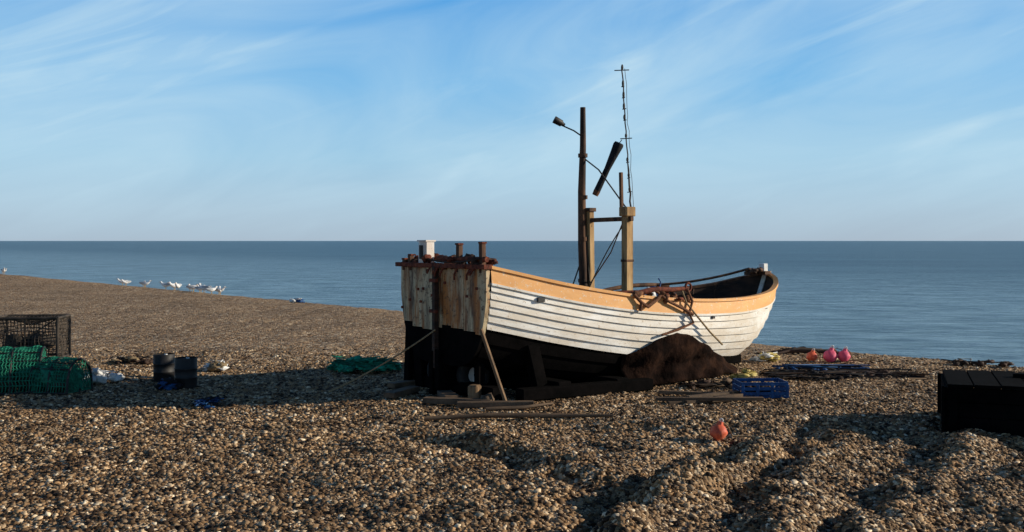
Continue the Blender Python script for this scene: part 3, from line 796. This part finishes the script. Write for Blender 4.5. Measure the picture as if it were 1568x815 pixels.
def storage(e):
    q=B(); L_,W,H=2.0,1.05,.53
    n=4
    for k in range(n):
        z=H*(k+.5)/n; hh=H/n-.006
        q.box((0,-W/2,z),(L_,.035,hh),0); q.box((0,W/2,z),(L_,.035,hh),0)
        q.box((-L_/2,0,z),(.035,W-.04,hh),0); q.box((L_/2,0,z),(.035,W-.04,hh),0)
    for sx in (-1,0,1):
        q.box((sx*(L_/2-.05),-W/2-.03,H/2),(.07,.03,H),0)
    for sy in (-1,1): q.box((-L_/2-.03,sy*(W/2-.05),H/2),(.03,.07,H),0)
    for k in range(9): q.box((-L_/2+L_*(k+.5)/9,0,H+.02+random.uniform(-.006,.006)),(L_/9-.008,W+.10+random.uniform(-.03,.03),.03),0)
    q.box((.2,.1,H+.05),(1.2,.06,.05),0)
    q.make('boards',[M['tar']],e)
c_,s_=math.cos(-.36),math.sin(-.36)
scat('wooden_gear_locker',storage,3.95+c_*1.0-s_*.525,9.30+s_*1.0+c_*.525,-.36,-.03)

def gull_mesh():
    q=B()
    prof=[(-.24,.004,.0),(-.19,.028,.004),(-.12,.052,.0),(-.03,.072,-.004),(.06,.070,.0),(.12,.050,.022),(.15,.036,.05),(.165,.032,.078),(.185,.036,.098),(.212,.024,.102),(.228,.008,.098)]
    P=[(x,0,.15+z) for x,r,z in prof]; q.tube(P,[r for x,r,z in prof],0,12)
    for s_ in (-1,1):
        q.ell((-.06,s_*.055,.165),(.16,.018,.042),1,12,8,rot=Matrix.Rotation(.12,3,'Y'))
        q.tube([(.0,s_*.03,.10),(.005,s_*.03,.05),(-.005,s_*.03,.0)],[.008,.005,.005],2,6)
        q.box((.012,s_*.03,.004),(.045,.03,.006),2)
    q.tube([(.222,0,.248),(.25,0,.245),(.268,0,.236)],[.010,.007,.002],2,6)
    return q
gq=gull_mesh(); gm=None; random.seed(3)
pos=[(-16.46,43.5),(-16.0,43.0),(-15.1,42.0),(-14.9,41.8),(-13.2,39.8),(-12.9,39.3),(-12.6,39.1),(-12.1,38.6),(-11.8,38.2),(-11.4,37.9),(-11.2,37.4),(-10.9,37.0),(-10.6,36.9),(-10.4,36.6),(-10.2,36.3),(-29.8,59.6),(-28.9,58.8),(-28.2,57.6)]
for x,y in pos:
    if gm is None:
        o=gq.make('gull',[M['gull'],M['gullg'],M['beak']]); gm=o.data
    else:
        o=bpy.data.objects.new('gull',gm); COL.objects.link(o)
    y-=random.uniform(0,.9); o.location=(x,y,gz(x,y)); o.rotation_euler=(0,0,random.uniform(0,6.28)); s_=random.uniform(.9,1.2); o.scale=(s_,)*3
scat('red_rope_bundle',heap([M['ropered'],M['blue'],M['wht']],8,.2,.15,.12,.08,33),-6.25,29.8)

# ------------------------------------------------------------------ light, sky, camera
EL=math.radians(18); az=Vector((.995,.06)); az.normalize(); to_sun=Vector((az.x*math.cos(EL),az.y*math.cos(EL),math.sin(EL)))
sl=bpy.data.lights.new('sun','SUN'); sl.energy=5.0; sl.angle=math.radians(.5); sl.color=(1,.89,.72)
so=bpy.data.objects.new('sun',sl); COL.objects.link(so); so.rotation_euler=to_sun.to_track_quat('Z','Y').to_euler(); so.location=(20,-5,10)
w=bpy.data.worlds.new('World'); S.world=w; w.use_nodes=True; nt=w.node_tree; L=nt.links
bg=nt.nodes['Background']
sky=N(nt,'ShaderNodeTexSky'); sky.sky_type='NISHITA'; sky.sun_disc=False; sky.sun_elevation=EL; sky.sun_rotation=math.atan2(to_sun.x,to_sun.y)
sky.air_density=1.0; sky.dust_density=.6; sky.ozone_density=2.5; sky.altitude=0
tc=N(nt,'ShaderNodeTexCoord'); sp=N(nt,'ShaderNodeSeparateXYZ'); L.new(tc.outputs['Generated'],sp.inputs[0])
def mth(op,a,b=None):
    n=N(nt,'ShaderNodeMath',operation=op)
    for i,v in enumerate((a,b)):
        if v is None: continue
        if isinstance(v,(int,float)): n.inputs[i].default_value=v
        else: L.new(v,n.inputs[i])
    return n.outputs[0]
K=1/.11
zc=mth('MAXIMUM',sp.outputs[2],0.0)
ga=ramp(nt,[(0,(.40,.51,.63)),(.03,(.40,.56,.71)),(.08,(.34,.60,.81)),(.15,(.19,.50,.84)),(.235,(.095,.38,.80)),(.34,(.03,.11,.28)),(1,(.006,.02,.06))])
L.new(zc,ga.inputs[0])
gs=N(nt,'ShaderNodeVectorMath',operation='SCALE'); L.new(ga.outputs[0],gs.inputs[0]); gs.inputs['Scale'].default_value=K
md_=N(nt,'ShaderNodeMix',data_type='RGBA'); md_.inputs['Factor'].default_value=.90; L.new(sky.outputs[0],md_.inputs['A']); L.new(gs.outputs[0],md_.inputs['B'])
rot=N(nt,'ShaderNodeMapping'); rot.inputs['Rotation'].default_value=(0,math.radians(20),0); L.new(tc.outputs['Generated'],rot.inputs[0])
mp=N(nt,'ShaderNodeMapping'); mp.inputs['Scale'].default_value=(2.0,2.0,7.5); mp.inputs['Location'].default_value=(1.3,.4,2.2)
L.new(rot.outputs[0],mp.inputs[0])
n1=N(nt,'ShaderNodeTexNoise'); n1.inputs['Scale'].default_value=1.1; n1.inputs['Detail'].default_value=9; n1.inputs['Roughness'].default_value=.55; n1.inputs['Distortion'].default_value=1.2
L.new(mp.outputs[0],n1.inputs['Vector'])
r1=ramp(nt,[(.40,(0,0,0)),(.76,(1,1,1))]); L.new(n1.outputs[0],r1.inputs[0])
n2=N(nt,'ShaderNodeTexNoise'); n2.inputs['Scale'].default_value=2.6; n2.inputs['Detail'].default_value=3
L.new(rot.outputs[0],n2.inputs['Vector']); r2=ramp(nt,[(.38,(0,0,0)),(.62,(1,1,1))]); L.new(n2.outputs[0],r2.inputs[0])
# thin cirrus wisps
mp3=N(nt,'ShaderNodeMapping'); mp3.inputs['Scale'].default_value=(3.2,3.2,22); mp3.inputs['Location'].default_value=(5.3,2.4,.7); L.new(rot.outputs[0],mp3.inputs[0])
n3=N(nt,'ShaderNodeTexNoise'); n3.inputs['Scale'].default_value=1.0; n3.inputs['Detail'].default_value=5; n3.inputs['Roughness'].default_value=.5; n3.inputs['Distortion'].default_value=1.5
L.new(mp3.outputs[0],n3.inputs['Vector']); r3=ramp(nt,[(.52,(0,0,0)),(.80,(1,1,1))]); L.new(n3.outputs[0],r3.inputs[0])
wisp=mth('MULTIPLY',mth('MULTIPLY',r3.outputs[0],.55),mth('ADD',mth('MULTIPLY',r2.outputs[0],.7),.3))
fade=ramp(nt,[(0,(.2,.2,.2)),(.07,(1,1,1)),(.25,(1,1,1)),(.36,(.0,.0,.0))]); L.new(zc,fade.inputs[0])
cf=mth('MULTIPLY',mth('MINIMUM',mth('ADD',mth('ADD',mth('MULTIPLY',r1.outputs[0],.62),mth('MULTIPLY',r2.outputs[0],.22)),wisp),.8),fade.outputs[0])
mc=N(nt,'ShaderNodeMix',data_type='RGBA'); L.new(cf,mc.inputs['Factor']); L.new(md_.outputs['Result'],mc.inputs['A']); mc.inputs['B'].default_value=(.55*K,.75*K,.87*K,1)
L.new(mc.outputs['Result'],bg.inputs['Color']); bg.inputs['Strength'].default_value=.11

cam=bpy.data.cameras.new('camera'); co=bpy.data.objects.new('camera',cam); COL.objects.link(co)
co.location=(0,0,1.75); co.rotation_euler=(math.radians(90),0,0); cam.lens=36; cam.sensor_width=36; cam.shift_y=-.02455; cam.clip_end=100000; cam.clip_start=.05
S.camera=co
S.view_settings.view_transform='Standard'; S.view_settings.look='None'; S.view_settings.exposure=0
